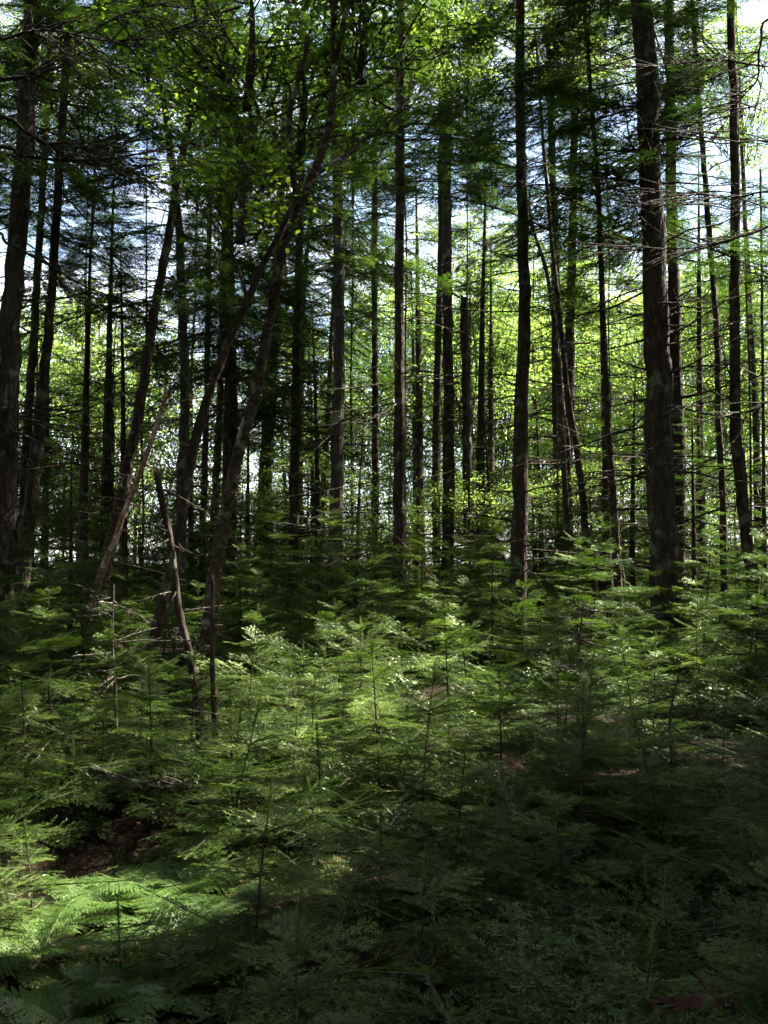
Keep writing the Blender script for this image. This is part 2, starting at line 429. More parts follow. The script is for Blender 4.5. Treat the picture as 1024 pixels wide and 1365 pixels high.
def broad_crown(rad, n_cl, n_lf, size, seed, cull=None, squash=1.0):
    """ragged ellipsoid crown centred on the origin: limbs, twigs and leaves"""
    r_ = np.random.default_rng(seed); so = Soup()
    root = np.array([0, 0, -rad[2] * 1.0])
    for c in range(n_cl):
        v = r_.normal(0, 1, 3); v /= np.linalg.norm(v); v *= r_.uniform(.25, 1.0) ** .6
        c0 = v * np.array(rad)
        st = c0 * np.array([.45, .45, 0]) * r_.uniform(.2, 1) + np.array([0, 0, min(c0[2] - .2, r_.uniform(-1, .4) * rad[2])])
        mid = (st + c0) / 2 + r_.normal(0, .12, 3) * rad[0] + np.array([0, 0, -.05 * rad[2]])
        so.add(tube_tris(smooth_poly([st, mid, c0], 6), np.linspace(.013, .003, 6), 4), 1)
        if cull is not None and cull(c0): continue
        sp = r_.uniform(.5, 1.2)
        base = r_.normal(.45, .16)
        for t in range(r_.integers(3, 6)):
            e = c0 + r_.normal(0, .30, 3) * np.array([1, 1, .5]) * sp
            so.add(tube_tris(np.array([c0 * .92 + mid * .08, e]), [.005, .002], 3), 1)
            lf = leaves_at((c0 + e) / 2, max(3, n_lf // 4), (.19 * sp, .19 * sp, .11 * sp), size, r_)
            h = len(lf) // 2
            so.add(lf, 0, np.clip(np.tile(r_.normal(base, .16, h), 2), 0, 1))
    so.add(tube_tris(smooth_poly([root, np.array([.05, 0, 0]), np.array([0, .05, rad[2] * .8])], 8), np.linspace(.05, .008, 8), 6), 1)
    return so

# ------------------------------------------------------------------ trunks
def trunk_line(px, d, h_top, jitter=0.0, lean_keep=0.5):
    """px: photo points from the top down -> world polyline from below ground up; returns pts and how many are traced"""
    W = [P(a, b, d) for a, b in px][::-1]
    lo = W[0]; dirn = (W[0] - W[1]) / max(1e-6, W[1][2] - W[0][2])
    g = float(terr(lo[0], d))
    pts = []
    if lo[2] > g + .05:
        k = lo[2] - g
        b = lo + np.array([dirn[0] * k * .7, 0, -k])
        pts.append(b)
    pts += W
    if h_top is not None and W[-1][2] < g + h_top:
        dv = (W[-1] - W[-2]); dv = dv / dv[2]
        z0 = W[-1][2]; zt = g + h_top
        for f in (.35, .7, 1.0):
            dz = (zt - z0) * f
            pts.append(W[-1] + np.array([dv[0] * dz * (1 - .5 * f * lean_keep), dv[1] * dz, dz]))
    return np.array(pts)

def radius_fn(px, ws, d, pts, h_top):
    """photo widths at photo rows -> radius at height"""
    zs = [P(512, py, d)[2] for py in ws[0::2]]; rs = [w / F * d / 2 for w in ws[1::2]]
    o = np.argsort(zs); zs = list(np.array(zs)[o]); rs = list(np.array(rs)[o])
    if h_top is not None:
        zt = pts[-1][2]
        if zt > zs[-1] + .2: zs.append(zt); rs.append(min(.018, rs[-1] * .6))
    return lambda z: np.interp(z, zs, rs)

CROWNS = []
def make_trunk(name, root, base, pts, rf, mat, seed, dead=None, k=12, jag=0.0, flare=.45, wob=.07, limbs=()):
    so = Solid()
    L = pts[-1][2] - pts[0][2]
    n = int(max(14, min(60, L * 5)))
    line = smooth_poly(pts, n)
    r_ = np.random.default_rng(seed)
    z0 = base[2]
    rad = np.array([rf(p[2]) * (1 + flare * math.exp(-max(0, p[2] - z0) / .16)) for p in line])
    line[1:-1, :2] += r_.normal(0, .10, (n - 2, 2)) * rad[1:-1, None]
    line = np.vstack([line[0] - np.array([0, 0, .25]), line]); rad = np.concatenate([[rad[0] * 1.25], rad])
    so.tube(line - base, rad, k, wob, seed, jag)
    def axis(z):
        return np.array([np.interp(z, line[:, 2], line[:, 0]), np.interp(z, line[:, 2], line[:, 1]), z])
    if flare > .3 and rad[2] > .05:     # root buttresses
        for j in range(5):
            a = j * 1.257 + r_.normal(0, .25); b0 = rf(z0)
            e = np.array([math.cos(a), math.sin(a), 0])
            l = b0 * r_.uniform(2.2, 3.6)
            so.tube([axis(z0 + b0 * 2.2) - base + e * b0 * .5, axis(z0 + b0 * .7) - base + e * b0 * 1.1, axis(z0) - base + e * l * .7 + np.array([0, 0, .01]), axis(z0) - base + e * l * 1.2 + np.array([0, 0, -.14])],
                    [b0 * .25, b0 * .42, b0 * .33, b0 * .14], 7, .08, seed + j)
    if dead:
        za, zb, cnt, ln = dead
        for j in range(cnt):
            z = r_.uniform(za, zb); a = r_.uniform(0, 6.28); rr = rf(z)
            dead_limb(so, axis(z) - base + np.array([math.cos(a), math.sin(a), 0]) * rr * .7, a, r_.normal(-.03, .22), ln * r_.uniform(.25, 1.25), rr * .06 + (.0048 if base[1] < 15 else .0065), seed * 77 + j)
    obj(name, so.mesh(name, mat), root)
    return axis

PROTO_SPR = []
def proto_spruce():
    if not PROTO_SPR:
        for s in range(5):
            so, _ = spruce_crown(9.0, [1.9, 1.6, 2.1, 1.5, 1.8][s] * 1.25, 200 + s, .95, None, None, .5)
            PROTO_SPR.append(so.mesh('spruce_crown', [M['spruce'], M['twig']]))
    return PROTO_SPR

def align(o, a, b, spin):
    from mathutils import Vector, Quaternion
    v = Vector((b - a).tolist()).normalized()
    q = Vector((0, 0, 1)).rotation_difference(v) @ Quaternion((0, 0, 1), spin)
    o.rotation_mode = 'QUATERNION'; o.rotation_quaternion = q

TREE_N = 0
def spruce(label, px, ws, d, h_top, crown_py=None, bark='bark', deadn=26, deadlen=1.0, deadrange=None, name='spruce_tree', cat='spruce tree', group=None, proto=None, cscale=1.0):
    global TREE_N
    TREE_N += 1; seed = 1000 + TREE_N * 13
    pts = trunk_line(px, d, h_top)
    base = np.array([pts[0][0], pts[0][1], float(terr(pts[0][0], pts[0][1]))])
    rf = radius_fn(px, ws, d, pts, h_top)
    root = thing(name, label, cat, base, group)
    zc = P(512, crown_py + (190 if px[len(px) // 2][0] > 840 else 170 if px[len(px) // 2][0] < 460 else 120 if px[len(px) // 2][0] > 640 else 30), d)[2] if crown_py is not None else pts[-1][2]
    zl = pts[0][2] + .9
    if deadrange: zl, zc2 = P(512, deadrange[1], d)[2], P(512, deadrange[0], d)[2]
    else: zc2 = min(zc + 1.8, pts[-1][2] - .3)
    axis = make_trunk('trunk', root, base, pts, rf, M[bark], seed, (zl, zc2, int(deadn * 1.8), deadlen * 1.35) if deadn else None)
    if crown_py is not None:
        H = pts[-1][2] + .25 - zc
        a = axis(zc); b = axis(pts[-1][2])
        B0 = a
        def cull(p): return in_gap(B0 + p)
        kk = TREE_N % 5 if proto is None else proto
        rm = [1.9, 1.6, 2.1, 1.5, 1.8][kk] * 1.3 * cscale
        so, cut = spruce_crown(H, rm, seed, 1.15, SPR, cull, .7) if d < 15.5 else (None, 0)
        if so is not None and cut > .09:
            c = obj('crown', so.mesh('spruce_crown', [M['spruce'], M['twig']]), root, a - base)
        else:
            c = obj('crown', proto_spruce()[kk], root, a - base)
            c.scale = (cscale, cscale, H / 9.0)
            align(c, a, b, random.uniform(0, 6.28))
    return root, axis, base

# ================================================================== SETTING
def build_ground():
    ys = np.concatenate([np.linspace(-12, 0, 16), np.linspace(.25, 16, 80), np.linspace(16.8, 45, 40), np.linspace(50, 160, 16), np.array([250, 500, 1200, 3000.])])
    xs = np.concatenate([-np.array([3000., 1000, 300, 120, 60]), np.linspace(-40, -9, 22), np.linspace(-8.6, 8.6, 90), np.linspace(9, 40, 22), np.array([60., 120, 300, 1000, 3000])])
    X, Y = np.meshgrid(xs, ys); Z = terr(X, Y)
    V = np.stack([X, Y, Z], -1).reshape(-1, 3); nx = len(xs)
    fs = [(j * nx + i, j * nx + i + 1, (j + 1) * nx + i + 1, (j + 1) * nx + i) for j in range(len(ys) - 1) for i in range(nx - 1)]
    me = bpy.data.meshes.new('ground'); me.from_pydata(V.tolist(), [], fs); me.materials.append(M['soil'])
    for p in me.polygons: p.use_smooth = True
    o = obj('ground', me); o['kind'] = 'structure'
build_ground()

# ================================================================== TRACED TREES
spruce('thick dark spruce trunk at the left edge with its right side sunlit', [(38, 100), (30, 230), (17, 400), (11, 520), (8, 620), (3, 760)], (100, 24, 400, 27, 760, 31), 12.0, 16, 60, deadn=34, deadlen=1.3)
spruce('slim dark spruce leaning right just beside the thick left edge trunk', [(86, 120), (80, 220), (68, 400), (56, 530), (45, 640), (33, 740)], (120, 10, 400, 12, 740, 20), 12.6, 14, 90, deadn=30)
spruce('thin spruce mostly hidden behind the two dark trunks at the left edge', [(52, 330), (46, 430), (38, 560), (30, 720)], (330, 10, 720, 13), 16.0, 14, 250)
spruce('grey spruce leaning right behind the broken reddish stem', [(222, 330), (205, 420), (187, 540), (165, 650), (140, 765)], (330, 11, 540, 14, 765, 18), 13.2, 14, 300, deadn=18)
spruce('slender blotchy trunk with pale patches behind the broken topped snag', [(213, 90), (226, 190), (236, 270), (241, 350), (244, 440), (247, 520), (243, 620), (240, 740)], (90, 8, 440, 13, 740, 14), 14.2, 13, 60, 'greybark', 16, .8)
spruce('dark upright trunk between the leaning birch stems', [(305, 225), (306, 400), (309, 560), (305, 720)], (225, 13, 720, 18), 18.0, 15, 330, 'bark')
spruce('pale sunlit slender trunk seen behind the curved leaning birch', [(296, 430), (293, 540), (290, 610), (283, 740)], (430, 9, 740, 11), 17.0, 13, 380, 'birch', 8, .6)
spruce('thin brown trunk left of the pale sunlit slender trunk', [(277, 440), (275, 560), (270, 720)], (440, 8, 720, 9), 19.0, 13, 380, 'greybark', 12)
spruce('straight dark trunk just right of the curved birch, a thinner one at its left', [(369, 380), (364, 480), (358, 590), (355, 740)], (380, 12, 740, 15), 20.0, 16, 370)
spruce('thin dark trunk pressed close to the left of a straight dark trunk', [(354, 560), (350, 620), (343, 750)], (560, 8, 750, 10), 21.5, 13, 480)
spruce('dark trunk with foliage ring midway between the birch and the grey lit trunk', [(398, 380), (396, 460), (394, 590), (391, 770)], (380, 11, 770, 13), 16.5, 15, 400)
spruce('thin pale stem curving up out of the dark trunk beside the birch', [(418, 240), (412, 310), (405, 400), (402, 520), (400, 700)], (240, 5, 700, 8), 22.0, 15, 230, 'greybark', 14)
spruce('straight grey trunk with sunlit upper bark, left of the tall thin centre trunk', [(450, 230), (452, 330), (452, 480), (449, 640), (450, 815)], (230, 14, 480, 16, 815, 20), 15.0, 17, 235, 'greybark', 26, .9)
spruce('thin pale trunk just left of the straight grey trunk', [(441, 480), (436, 580), (431, 680), (427, 780)], (480, 7, 780, 8), 22.0, 14, 430, 'birch', 12, .6)
spruce('thin straight trunk between the grey trunk and the tall dark centre trunk', [(500, 400), (500, 560), (501, 790)], (400, 8, 790, 10), 20.0, 15, 390)
spruce('tall straight dark trunk in the centre with light lichen spots', [(534, 90), (533, 250), (533, 430), (532, 640), (530, 835)], (90, 11, 430, 13, 835, 17), 13.4, 17, 175, 'bark', 30, 1.1)
spruce('left thinner trunk of the close pair right of the centre trunk', [(589, 150), (588, 330), (583, 500), (582, 700)], (150, 9, 700, 11), 19.0, 17, 240)
spruce('right thicker trunk of the close pair right of the centre trunk', [(596, 150), (596, 330), (598, 500), (597, 745)], (150, 12, 745, 16), 17.0, 17, 220)
spruce('straight dark trunk with sunlit bark edges standing alone right of centre', [(694, 130), (696, 250), (699, 410), (695, 570), (692, 740), (692, 845)], (130, 13, 410, 17, 845, 23), 13.0, 17, 240, 'bark', 36, 1.2)
spruce('brown trunk that has the pale twisted stem winding along it', [(736, 210), (740, 330), (741, 440), (743, 560), (748, 735)], (210, 10, 735, 14), 18.0, 16, 270, 'bark', 24)
spruce('dark trunk directly behind the right of the pale twisted stem', [(766, 170), (763, 330), (760, 450), (758, 560), (755, 735)], (170, 10, 735, 15), 18.4, 16, 220, 'bark', 24)
spruce('thin dark stem leaning left as it rises, right of the pale twisted stem', [(748, 440), (758, 530), (772, 620), (780, 700), (789, 800)], (440, 7, 800, 11), 14.6, 9, None, 'bark', 14)
spruce('slender almost black trunk between the twisted pale stem and the thickest trunk', [(789, 140), (797, 240), (802, 380), (810, 550), (819, 680), (825, 810)], (140, 6, 550, 9, 810, 12), 13.0, 13, 120, 'bark', 26)
spruce('thickest dark trunk right of centre with flared roots', [(855, 0), (862, 120), (869, 250), (876, 420), (880, 600), (884, 740), (885, 850)], (0, 29, 250, 31, 850, 39), 11.8, 18, 150, 'bark', 44, 1.4)
spruce('trunk half hidden behind the thickest dark trunk', [(893, 60), (894, 200), (899, 420), (903, 600), (905, 800)], (60, 13, 800, 20), 14.2, 17, 160, 'bark', 26)
spruce('smooth dark trunk near the right edge that curves outward at its foot', [(974, 0), (979, 150), (980, 320), (979, 470), (982, 590), (993, 690), (1004, 780), (1010, 850)], (0, 11, 470, 14, 850, 18), 12.0, 16, 60, 'bark', 26, 1.1)
spruce('thin straight dark trunk between the thickest trunk and the right edge one', [(934, 160), (943, 280), (954, 420), (958, 550), (964, 680), (965, 840)], (160, 7, 840, 10), 14.0, 14, 160, 'bark', 24)
spruce('faint pale trunk behind the curving trunk at the right edge', [(1003, 470), (1008, 560), (1014, 740)], (470, 8, 740, 10), 20.0, 14, 400, 'birch', 8)
spruce('small dark stem at the right edge beside the foot of the curving trunk', [(1018, 600), (1019, 720), (1020, 850)], (600, 5, 850, 8), 15.0, 7, 560, 'bark', 14)

# --- dead and broken stems
def stem_thing(name, label, cat, px, ws, d, bark, dead=None, jag=.06, wob=.10, seed=1, flare=.2, twigs=()):
    pts = trunk_line(px, d, None)
    base = np.array([pts[0][0], pts[0][1], float(terr(pts[0][0], pts[0][1]))])
    rf = radius_fn(px, ws, d, pts, None)
    root = thing(name, label, cat, base)
    dd = None
    if dead: dd = (P(512, dead[1], d)[2], P(512, dead[0], d)[2], dead[2], dead[3])
    ax = make_trunk('trunk', root, base, pts, rf, M[bark], seed, dd, 11, jag, flare, wob)
    return root, ax, base
stem_thing('tree_snag', 'short dead snag with broken top, pale below, among the left stems', 'dead tree', [(209, 628), (217, 672), (226, 715), (233, 770), (240, 825), (252, 870), (263, 930), (269, 1000)], (628, 9, 715, 9, 870, 11, 1000, 14), 7.2, 'bark', (640, 900, 9, .35), .05, .13, 31)
stem_thing('broken_stem', 'reddish sunlit stem snapped at the top, leaning right on the left side', 'dead stem', [(224, 522), (212, 556), (203, 585), (190, 622), (172, 668), (152, 722), (130, 778)], (522, 5, 622, 7, 778, 9), 12.2, 'redbark', (540, 740, 10, .35), .07, .16, 32)
stem_thing('tree_snag', 'dead trunk broken off below the canopy, right of the close pair', 'dead tree', [(619, 396), (620, 440), (622, 540), (624, 640), (627, 760)], (396, 9, 440, 12, 760, 15), 17.0, 'bark', (420, 740, 22, .7), .07, .1, 33)
stem_thing('twisted_stem', 'pale twisted dead stem winding up beside a brown trunk', 'dead stem', [(733, 395), (740, 440), (746, 490), (749, 540), (757, 590), (757, 650), (758, 700), (762, 765)], (395, 4, 540, 7, 765, 9), 16.6, 'birch', (400, 720, 14, .6), .03, .12, 34)
stem_thing('dead_sapling', 'thin dead stem leaning against the lone dark trunk right of centre', 'dead stem', [(705, 270), (712, 310), (727, 355), (738, 420), (745, 500), (752, 620), (756, 760)], (270, 4, 420, 6, 760, 9), 15.6, 'greybark', (290, 600, 16, .7), .03, .1, 35)
stem_thing('dead_sapling', 'thin dark dead stem rising beside the foot of the broken topped snag', 'dead stem', [(284, 770), (283, 850), (285, 930), (289, 1000)], (770, 5, 1000, 9), 7.1, 'bark', (790, 980, 14, .35), .04, .1, 37)

for lab, p in [('bare dead fir stem in the shade below the thickest trunk', [(778, 800), (772, 870), (771, 950)]), ('bare dead fir stem in the dark left undergrowth', [(152, 780), (150, 850), (154, 930)]), ('bare crooked dead stem in the shade at lower right', [(905, 900), (893, 960), (897, 1050)])]:
    dd_ = 7.2 if p[-1][1] < 960 else 6.0
    stem_thing('dead_sapling', lab, 'dead sapling', p, (p[0][1], 2, p[-1][1], 4.5), dd_, 'greybark', (p[0][1] + 5, p[-1][1] - 20, 22, .34), .01, .1, p[0][0])

# --- the two leaning birches
LEAFM = []
def birch(label, px, ws, d, h, forks, crowns, seed, bark='birch'):
    pts = trunk_line(px, d, None)
    base = np.array([pts[0][0], pts[0][1], float(terr(pts[0][0], pts[0][1]))])
    rf = radius_fn(px, ws, d, pts, None)
    root = thing('birch_tree', label, 'birch tree', base)
    make_trunk('trunk', root, base, pts, rf, M[bark], seed, (pts[0][2] + 1.2, pts[-1][2] - .3, 14, .7), 12, 0, .4, .12)
    for fp, fw in forks:
        w = np.array([P(a, b, d + c) for a, b, c in fp]); so = Solid()
        ln = smooth_poly(w, 16) - base
        so.tube(ln, np.linspace(fw[0], fw[1], 16) / F * d / 2, 8, .1, seed + 3)
        for j in range(7):
            t = random.randint(3, 14); dead_limb(so, ln[t], random.uniform(0, 6.28), random.uniform(-.1, .6), random.uniform(.3, .9), .006, seed * 31 + j)
        obj('limb', so.mesh('birch_limb', M[bark]), root)
    for i, (cx, cy, dd, rad, ncl) in enumerate(crowns):
        c = P(cx, cy, d + dd)
        so = broad_crown(rad, int(ncl * 1.7), 44, .075, seed * 7 + i, lambda p: in_gap(c + p) and random.random() < .6)
        obj('crown', so.mesh('birch_crown', [M['leafdark'], M['twig']]), root, c - base)
birch('curved birch trunk leaning right and forking high, scaly pale bark', [(444, 40), (446, 100), (440, 165), (418, 232), (396, 285), (375, 340), (361, 420), (350, 470), (340, 530), (320, 595), (303, 670), (291, 740), (283, 800), (276, 880)],
      (40, 7, 165, 11, 285, 14, 420, 14, 595, 15, 880, 20), 9.2, 9, [([(418, 232, 0), (440, 220, .1), (465, 205, .3), (490, 184, .5), (515, 170, .7), (545, 130, .9)], (9, 3)), ([(396, 285, 0), (392, 240, -.1), (386, 190, -.2), (388, 140, -.3), (400, 100, -.4), (414, 40, -.5)], (11, 5)), ([(445, 80, 0), (480, -30, 0), (570, -140, 0), (690, -280, .1), (800, -430, .3)], (9, 4)), ([(444, 45, 0), (455, -80, 0), (500, -200, .1), (560, -330, .2)], (8, 3))],  # last limbs only carry the added crowns above the frame
      [(640, -200, -.2, (1.6, 1.4, 1.0), 40), (790, -420, .3, (1.8, 1.6, 1.2), 46), (560, -300, .2, (1.5, 1.5, 1.0), 34), (330, 40, .3, (1.5, 1.3, .8), 30), (480, 30, .2, (1.2, 1.2, .6), 22), (330, 190, .8, (.9, .8, .5), 12), (420, -140, -.3, (1.6, 1.6, .7), 16), (400, 130, 1.0, (1.1, 1.0, .6), 14)], 41)  # leading crowns lie out of view, added to shade the left undergrowth
birch('dark thin birch stem crossing in front of the curved pale birch', [(392, 268), (375, 310), (350, 352), (330, 400), (311, 440), (295, 480), (280, 520), (262, 580), (249, 645), (238, 715), (228, 770), (205, 850)],
      (268, 7, 440, 10, 645, 14, 850, 15), 8.8, 9, [([(330, 400, 0), (318, 360, .1), (300, 320, .2), (270, 280, .3)], (6, 2))], [(320, 260, .2, (.7, .7, .45), 9)], 42, 'bark')

# ================================================================== SMALLER SPRUCES OF THE MIDDLE DISTANCE
def small_spruce(label, px, py_top, d, h, crown_from, cs, group=None, name='young_spruce', foot=None):
    """crown_from: height of the lowest boughs above ground"""
    b = ground_at(px, d)
    root = thing(name, label, 'young spruce', b, group)
    so = Solid(); lean = random.uniform(-.15, .15)
    zz = np.linspace(-.15, h, 14); so.tube([np.array([lean * (max(z, 0) / h) ** 2, 0, z]) for z in zz], np.linspace(.012 * h + .012, .006, 14), 8, .08, int(px))
    for j in range(12):
        z = random.uniform(.25, max(.4, crown_from)); a = random.uniform(0, 6.28); dead_limb(so, np.array([0, 0, z]), a, random.uniform(-.2, .2), random.uniform(.3, .9) * cs, .006, int(px) * 3 + j)
    obj('trunk', so.mesh('trunk', M['bark']), root)
    H = h + .1 - crown_from
    c = obj('crown', PROTO_SMALL[int(px) % len(PROTO_SMALL)], root, (lean * .3, 0, crown_from)); c.scale = (cs, cs, H / 4.0)
    c.rotation_euler = (0, 0, random.uniform(0, 6.28))
PROTO_SMALL = []
for s in range(4):
    so, _ = spruce_crown(4.0, [1.25, 1.05, 1.4, 1.15][s], 300 + s, 1.15, SPR, None, .75)
    PROTO_SMALL.append(so.mesh('young_spruce_crown', [M['spruce'], M['twig']]))

def h_for(px, py, d):
    return P(px, py, d)[2] - float(terr((px - 512) / F * d, d))
for label, px, top, bot, d, cs in [
    ('bushy dark young spruce behind the leaning grey trunk on the left', 165, 330, 560, 15.0, 1.25),
    ('dark young spruce filling the gap left of the leaning grey trunk', 110, 240, 420, 14.6, 1.2),
    ('small dark spruce with dense boughs between the grey trunk and the birch', 425, 400, 560, 17.5, .9),
    ('tall narrow spruce behind the close pair of trunks', 560, 180, 400, 21.0, 1.0),
    ('bushy dark spruce left of the thickest trunk, boughs nearly to the ground', 842, 470, 720, 14.6, 1.0),
    ('bright green young spruce with low boughs left of the curving right trunk', 935, 470, 740, 15.5, 1.05),
    ('dark young spruce with drooping boughs at the far left edge', 20, 420, 720, 15.4, 1.0),
    ('dim young spruce in front of the broken reddish stem', 95, 610, 790, 10.5, .7),
    ('young spruce with thin boughs between the lone trunk and the snag', 655, 300, 470, 20.0, .9),
    ('sunlit young spruce behind the foot of the pale twisted stem', 790, 590, 760, 17.0, .75),
    ('young spruce with spreading boughs left of the tall centre trunk', 475, 560, 770, 17.0, .6),
    ('dark boughed young spruce between the slim left spruce and the blotchy trunk', 140, 180, 330, 17.0, 1.1),
    ('dark young spruce high between the lone trunk and the thickest trunk', 810, 240, 420, 16.0, 1.1),
    ('dark feathery young spruce right of the lone trunk', 640, 210, 400, 17.5, 1.0),
    ('feathery spruce top between the two trunks near the right edge', 935, 200, 400, 16.5, 1.1),
    ('dark feathery spruce between the centre trunk and the close pair', 555, 330, 520, 23.0, .9),
    ('dark spruce behind the slim leaning spruce on the left', 60, 330, 600, 18.0, 1.1),
    ('dark spruce with level boughs left of the straight grey trunk', 300, 300, 470, 16.0, 1.1),
    ('leafy green young spruce between the two left edge trunks and the leaning grey trunk', 105, 470, 700, 17.0, .95),
    ('young spruce with level green boughs behind the snag and birch stems', 255, 500, 720, 19.0, .9),
    ('young spruce with green boughs showing between the birch and the next dark trunk', 330, 520, 730, 18.0, .8),
    ('young spruce with layered boughs just left of the straight grey trunk', 418, 480, 720, 19.0, .85),
    ('slim young spruce with short boughs just right of the tall centre trunk', 556, 500, 720, 16.5, .7),
    ('young spruce with layered green boughs between the snag and the lone trunk', 655, 520, 720, 17.5, .85),
    ('young spruce with level boughs between the lone trunk and the twisted stem', 722, 480, 700, 19.5, .85),
    ('young spruce with green boughs right behind the slender almost black trunk', 815, 420, 690, 18.0, .9),
    ('young spruce with wide low boughs just right of the thickest trunk', 925, 540, 760, 14.0, .9),
    ('young spruce with feathery boughs behind the curving right trunk', 1010, 380, 640, 18.0, .95),
    ('young spruce at the right edge with boughs lit from behind', 1000, 560, 790, 16.5, .9)]:
    small_spruce(label, px, top, d, h_for(px, top, d), max(.25, h_for(px, bot, d)), cs)

# ================================================================== TREES FARTHER BACK
PROTO_LEAF = []
for s in range(4):
    so = broad_crown([(2.3, 2.2, 2.4), (1.9, 1.9, 2.8), (2.6, 2.4, 2.0), (2.0, 2.0, 3.2)][s], 140, 40, .105, 400 + s)
    PROTO_LEAF.append(so.mesh('leafy_crown', [M['leaf'], M['twig']]))

TRUNK_MESH = {}
def far_trunk(bark, s):
    if (bark, s) not in TRUNK_MESH:
        so = Solid(); r_ = np.random.default_rng(500 + s)
        pts = [np.array([0, 0, -.3])] + [np.array([r_.normal(0, .07), r_.normal(0, .07), z]) for z in np.linspace(.5, 10, 8)]
        so.tube(smooth_poly(pts, 24), np.linspace(.10, .03, 24), 9, .08, s)
        for j in range(26):
            z = r_.uniform(1.2, 8); a = r_.uniform(0, 6.28)
            dead_limb(so, np.array([0, 0, z]), a, r_.normal(0, .2), r_.uniform(.3, 1.1), .008, 600 + s * 50 + j)
        TRUNK_MESH[(bark, s)] = so.mesh('trunk', M[bark])
    return TRUNK_MESH[(bark, s)]

def broadleaf(label, px, d, zc, h, cs, k, group):
    b = ground_at(px, d); root = thing('broadleaf_tree', label, 'broadleaf tree', b, group, random.uniform(0, 6.28))
    t = obj('trunk', far_trunk(('birch', 'greybark')[k % 2], k % 3), root); t.scale = (.15 + .17 * cs, .15 + .17 * cs, (zc + .5) / 10)
    c = obj('crown', PROTO_LEAF[k % 4], root, (0, 0, zc)); c.scale = (cs, cs, cs * random.uniform(.9, 1.15)); c.rotation_euler = (0, 0, random.uniform(0, 6.28))

LF_GROUP = 'lime green broadleaf trees behind the trunks'
for i, (px, py, d, cs) in enumerate([(600, 470, 27, .95), (660, 540, 24, .85), (650, 440, 30, 1.0), (715, 470, 26, .95), (770, 520, 28, 1.0), (830, 500, 25, .85), (900, 470, 30, 1.05), (960, 520, 26, .9), (1010, 450, 28, 1.0), (740, 590, 31, .8),
                                      (560, 540, 30, .8), (470, 470, 29, .85), (430, 560, 31, .8), (95, 570, 23, .95), (40, 630, 26, .9), (180, 610, 26, .8), (130, 480, 30, 1.0), (240, 560, 29, .85), (60, 470, 33, 1.0), (860, 610, 31, .8), (1000, 600, 33, .9), (300, 560, 31, .8), (470, 645, 30, .6), (540, 650, 33, .65), (620, 640, 29, .55), (385, 630, 32, .65), (700, 655, 32, .6), (330, 650, 34, .6), (410, 500, 27, .7), (350, 480, 28, .7), (520, 450, 31, .8), (630, 430, 21, .7), (690, 560, 34, .9), (740, 440, 35, 1.1), (800, 430, 33, 1.0), (870, 520, 22, .7), (930, 610, 24, .7), (980, 440, 22, .7), (20, 540, 21, .75), (150, 540, 20, .7), (560, 600, 25, .6), (780, 600, 23, .55), (500, 560, 26, .7)]):
    zc = max(1.6, h_for(px, py, d)); cs *= 1.2
    side = 'left of the leaning birches' if px < 280 else ('between the birch and the tall centre trunk' if px < 600 else ('between the snag and the thickest trunk' if px < 860 else 'right of the thickest trunk'))
    broadleaf('lime green backlit broadleaf tree far back, ' + side, px, d, zc, 0, cs, i, 'backlit broadleaf trees ' + side)
# high lime leaves near the top left and top right
for i, (px, py, d, cs, lab) in enumerate([(290, 130, 17, .75, 'yellow green leafy crown high up, behind the tops of the leaning birches'), (110, 150, 16, .42, 'small bright leafy tree top beside the slim dark spruce at top left'),
                                          (540, 40, 16, .45, 'bright leafy crown at the very top above the tall centre trunk'), (905, 60, 17, .42, 'bright leafy crown at the top right beside the thickest trunk'),
                                          (1000, 120, 15.5, .5, 'leafy crown at the top right corner behind the curving trunk'),
                                          (190, 50, 15, .45, 'bright leafy crown at the top between the slim spruce and the blotchy trunk'), (625, 40, 15.5, .48, 'bright leafy crown at the top between the close pair and the lone trunk'),
                                          (745, 60, 16.5, .45, 'bright leafy crown at the top just right of the lone trunk'), (815, 50, 18, .5, 'bright leafy crown at the top just left of the thickest trunk'), (45, 60, 17, .5, 'bright leafy crown at the top left corner above the thick trunk'),
                                          (470, 120, 19, .7, 'leafy crown high between the birch fork and the centre trunk')]):
    broadleaf(lab, px, d, h_for(px, py, d), 0, cs, i + 1, None)

random.seed(5)
for i in range(22):
    px = -10 + i * 48 + random.uniform(-16, 16); d = random.uniform(15.5, 21); z = random.uniform(1.3, 2.6)
    side = 'left of the leaning birches' if px < 280 else ('between the birch and the tall centre trunk' if px < 533 else ('between the centre trunk and the thickest trunk' if px < 870 else 'right of the thickest trunk'))
    b = ground_at(px, d); root = thing('leafy_shrub', 'fresh green leafy shrub in the low growth ' + side, 'shrub', b, 'leafy shrubs ' + side, random.uniform(0, 6.28))
    st = obj('stem', far_trunk('greybark', i % 3), root); st.scale = (.22, .22, (z + .4) / 10)
    c = obj('crown', PROTO_LEAF[i % 4], root, (0, 0, z)); sc_ = random.uniform(.30, .46); c.scale = (sc_ * 1.25, sc_ * 1.25, sc_); c.rotation_euler = (0, 0, random.uniform(0, 6.28))
def far_spruce(label, px, d, h, cb, cs, k, group):
    b = ground_at(px, d); root = thing('spruce_tree', label, 'spruce tree', b, group, random.uniform(0, 6.28))
    t = obj('trunk', far_trunk(('bark', 'greybark', 'bark')[k % 3], k % 3), root); t.scale = (.65, .65, h / 10)
    c = obj('crown', proto_spruce()[k % 5], root, (0, 0, cb)); c.scale = (cs, cs, (h - cb) / 9.0); c.rotation_euler = (0, 0, random.uniform(0, 6.28))
k = 0
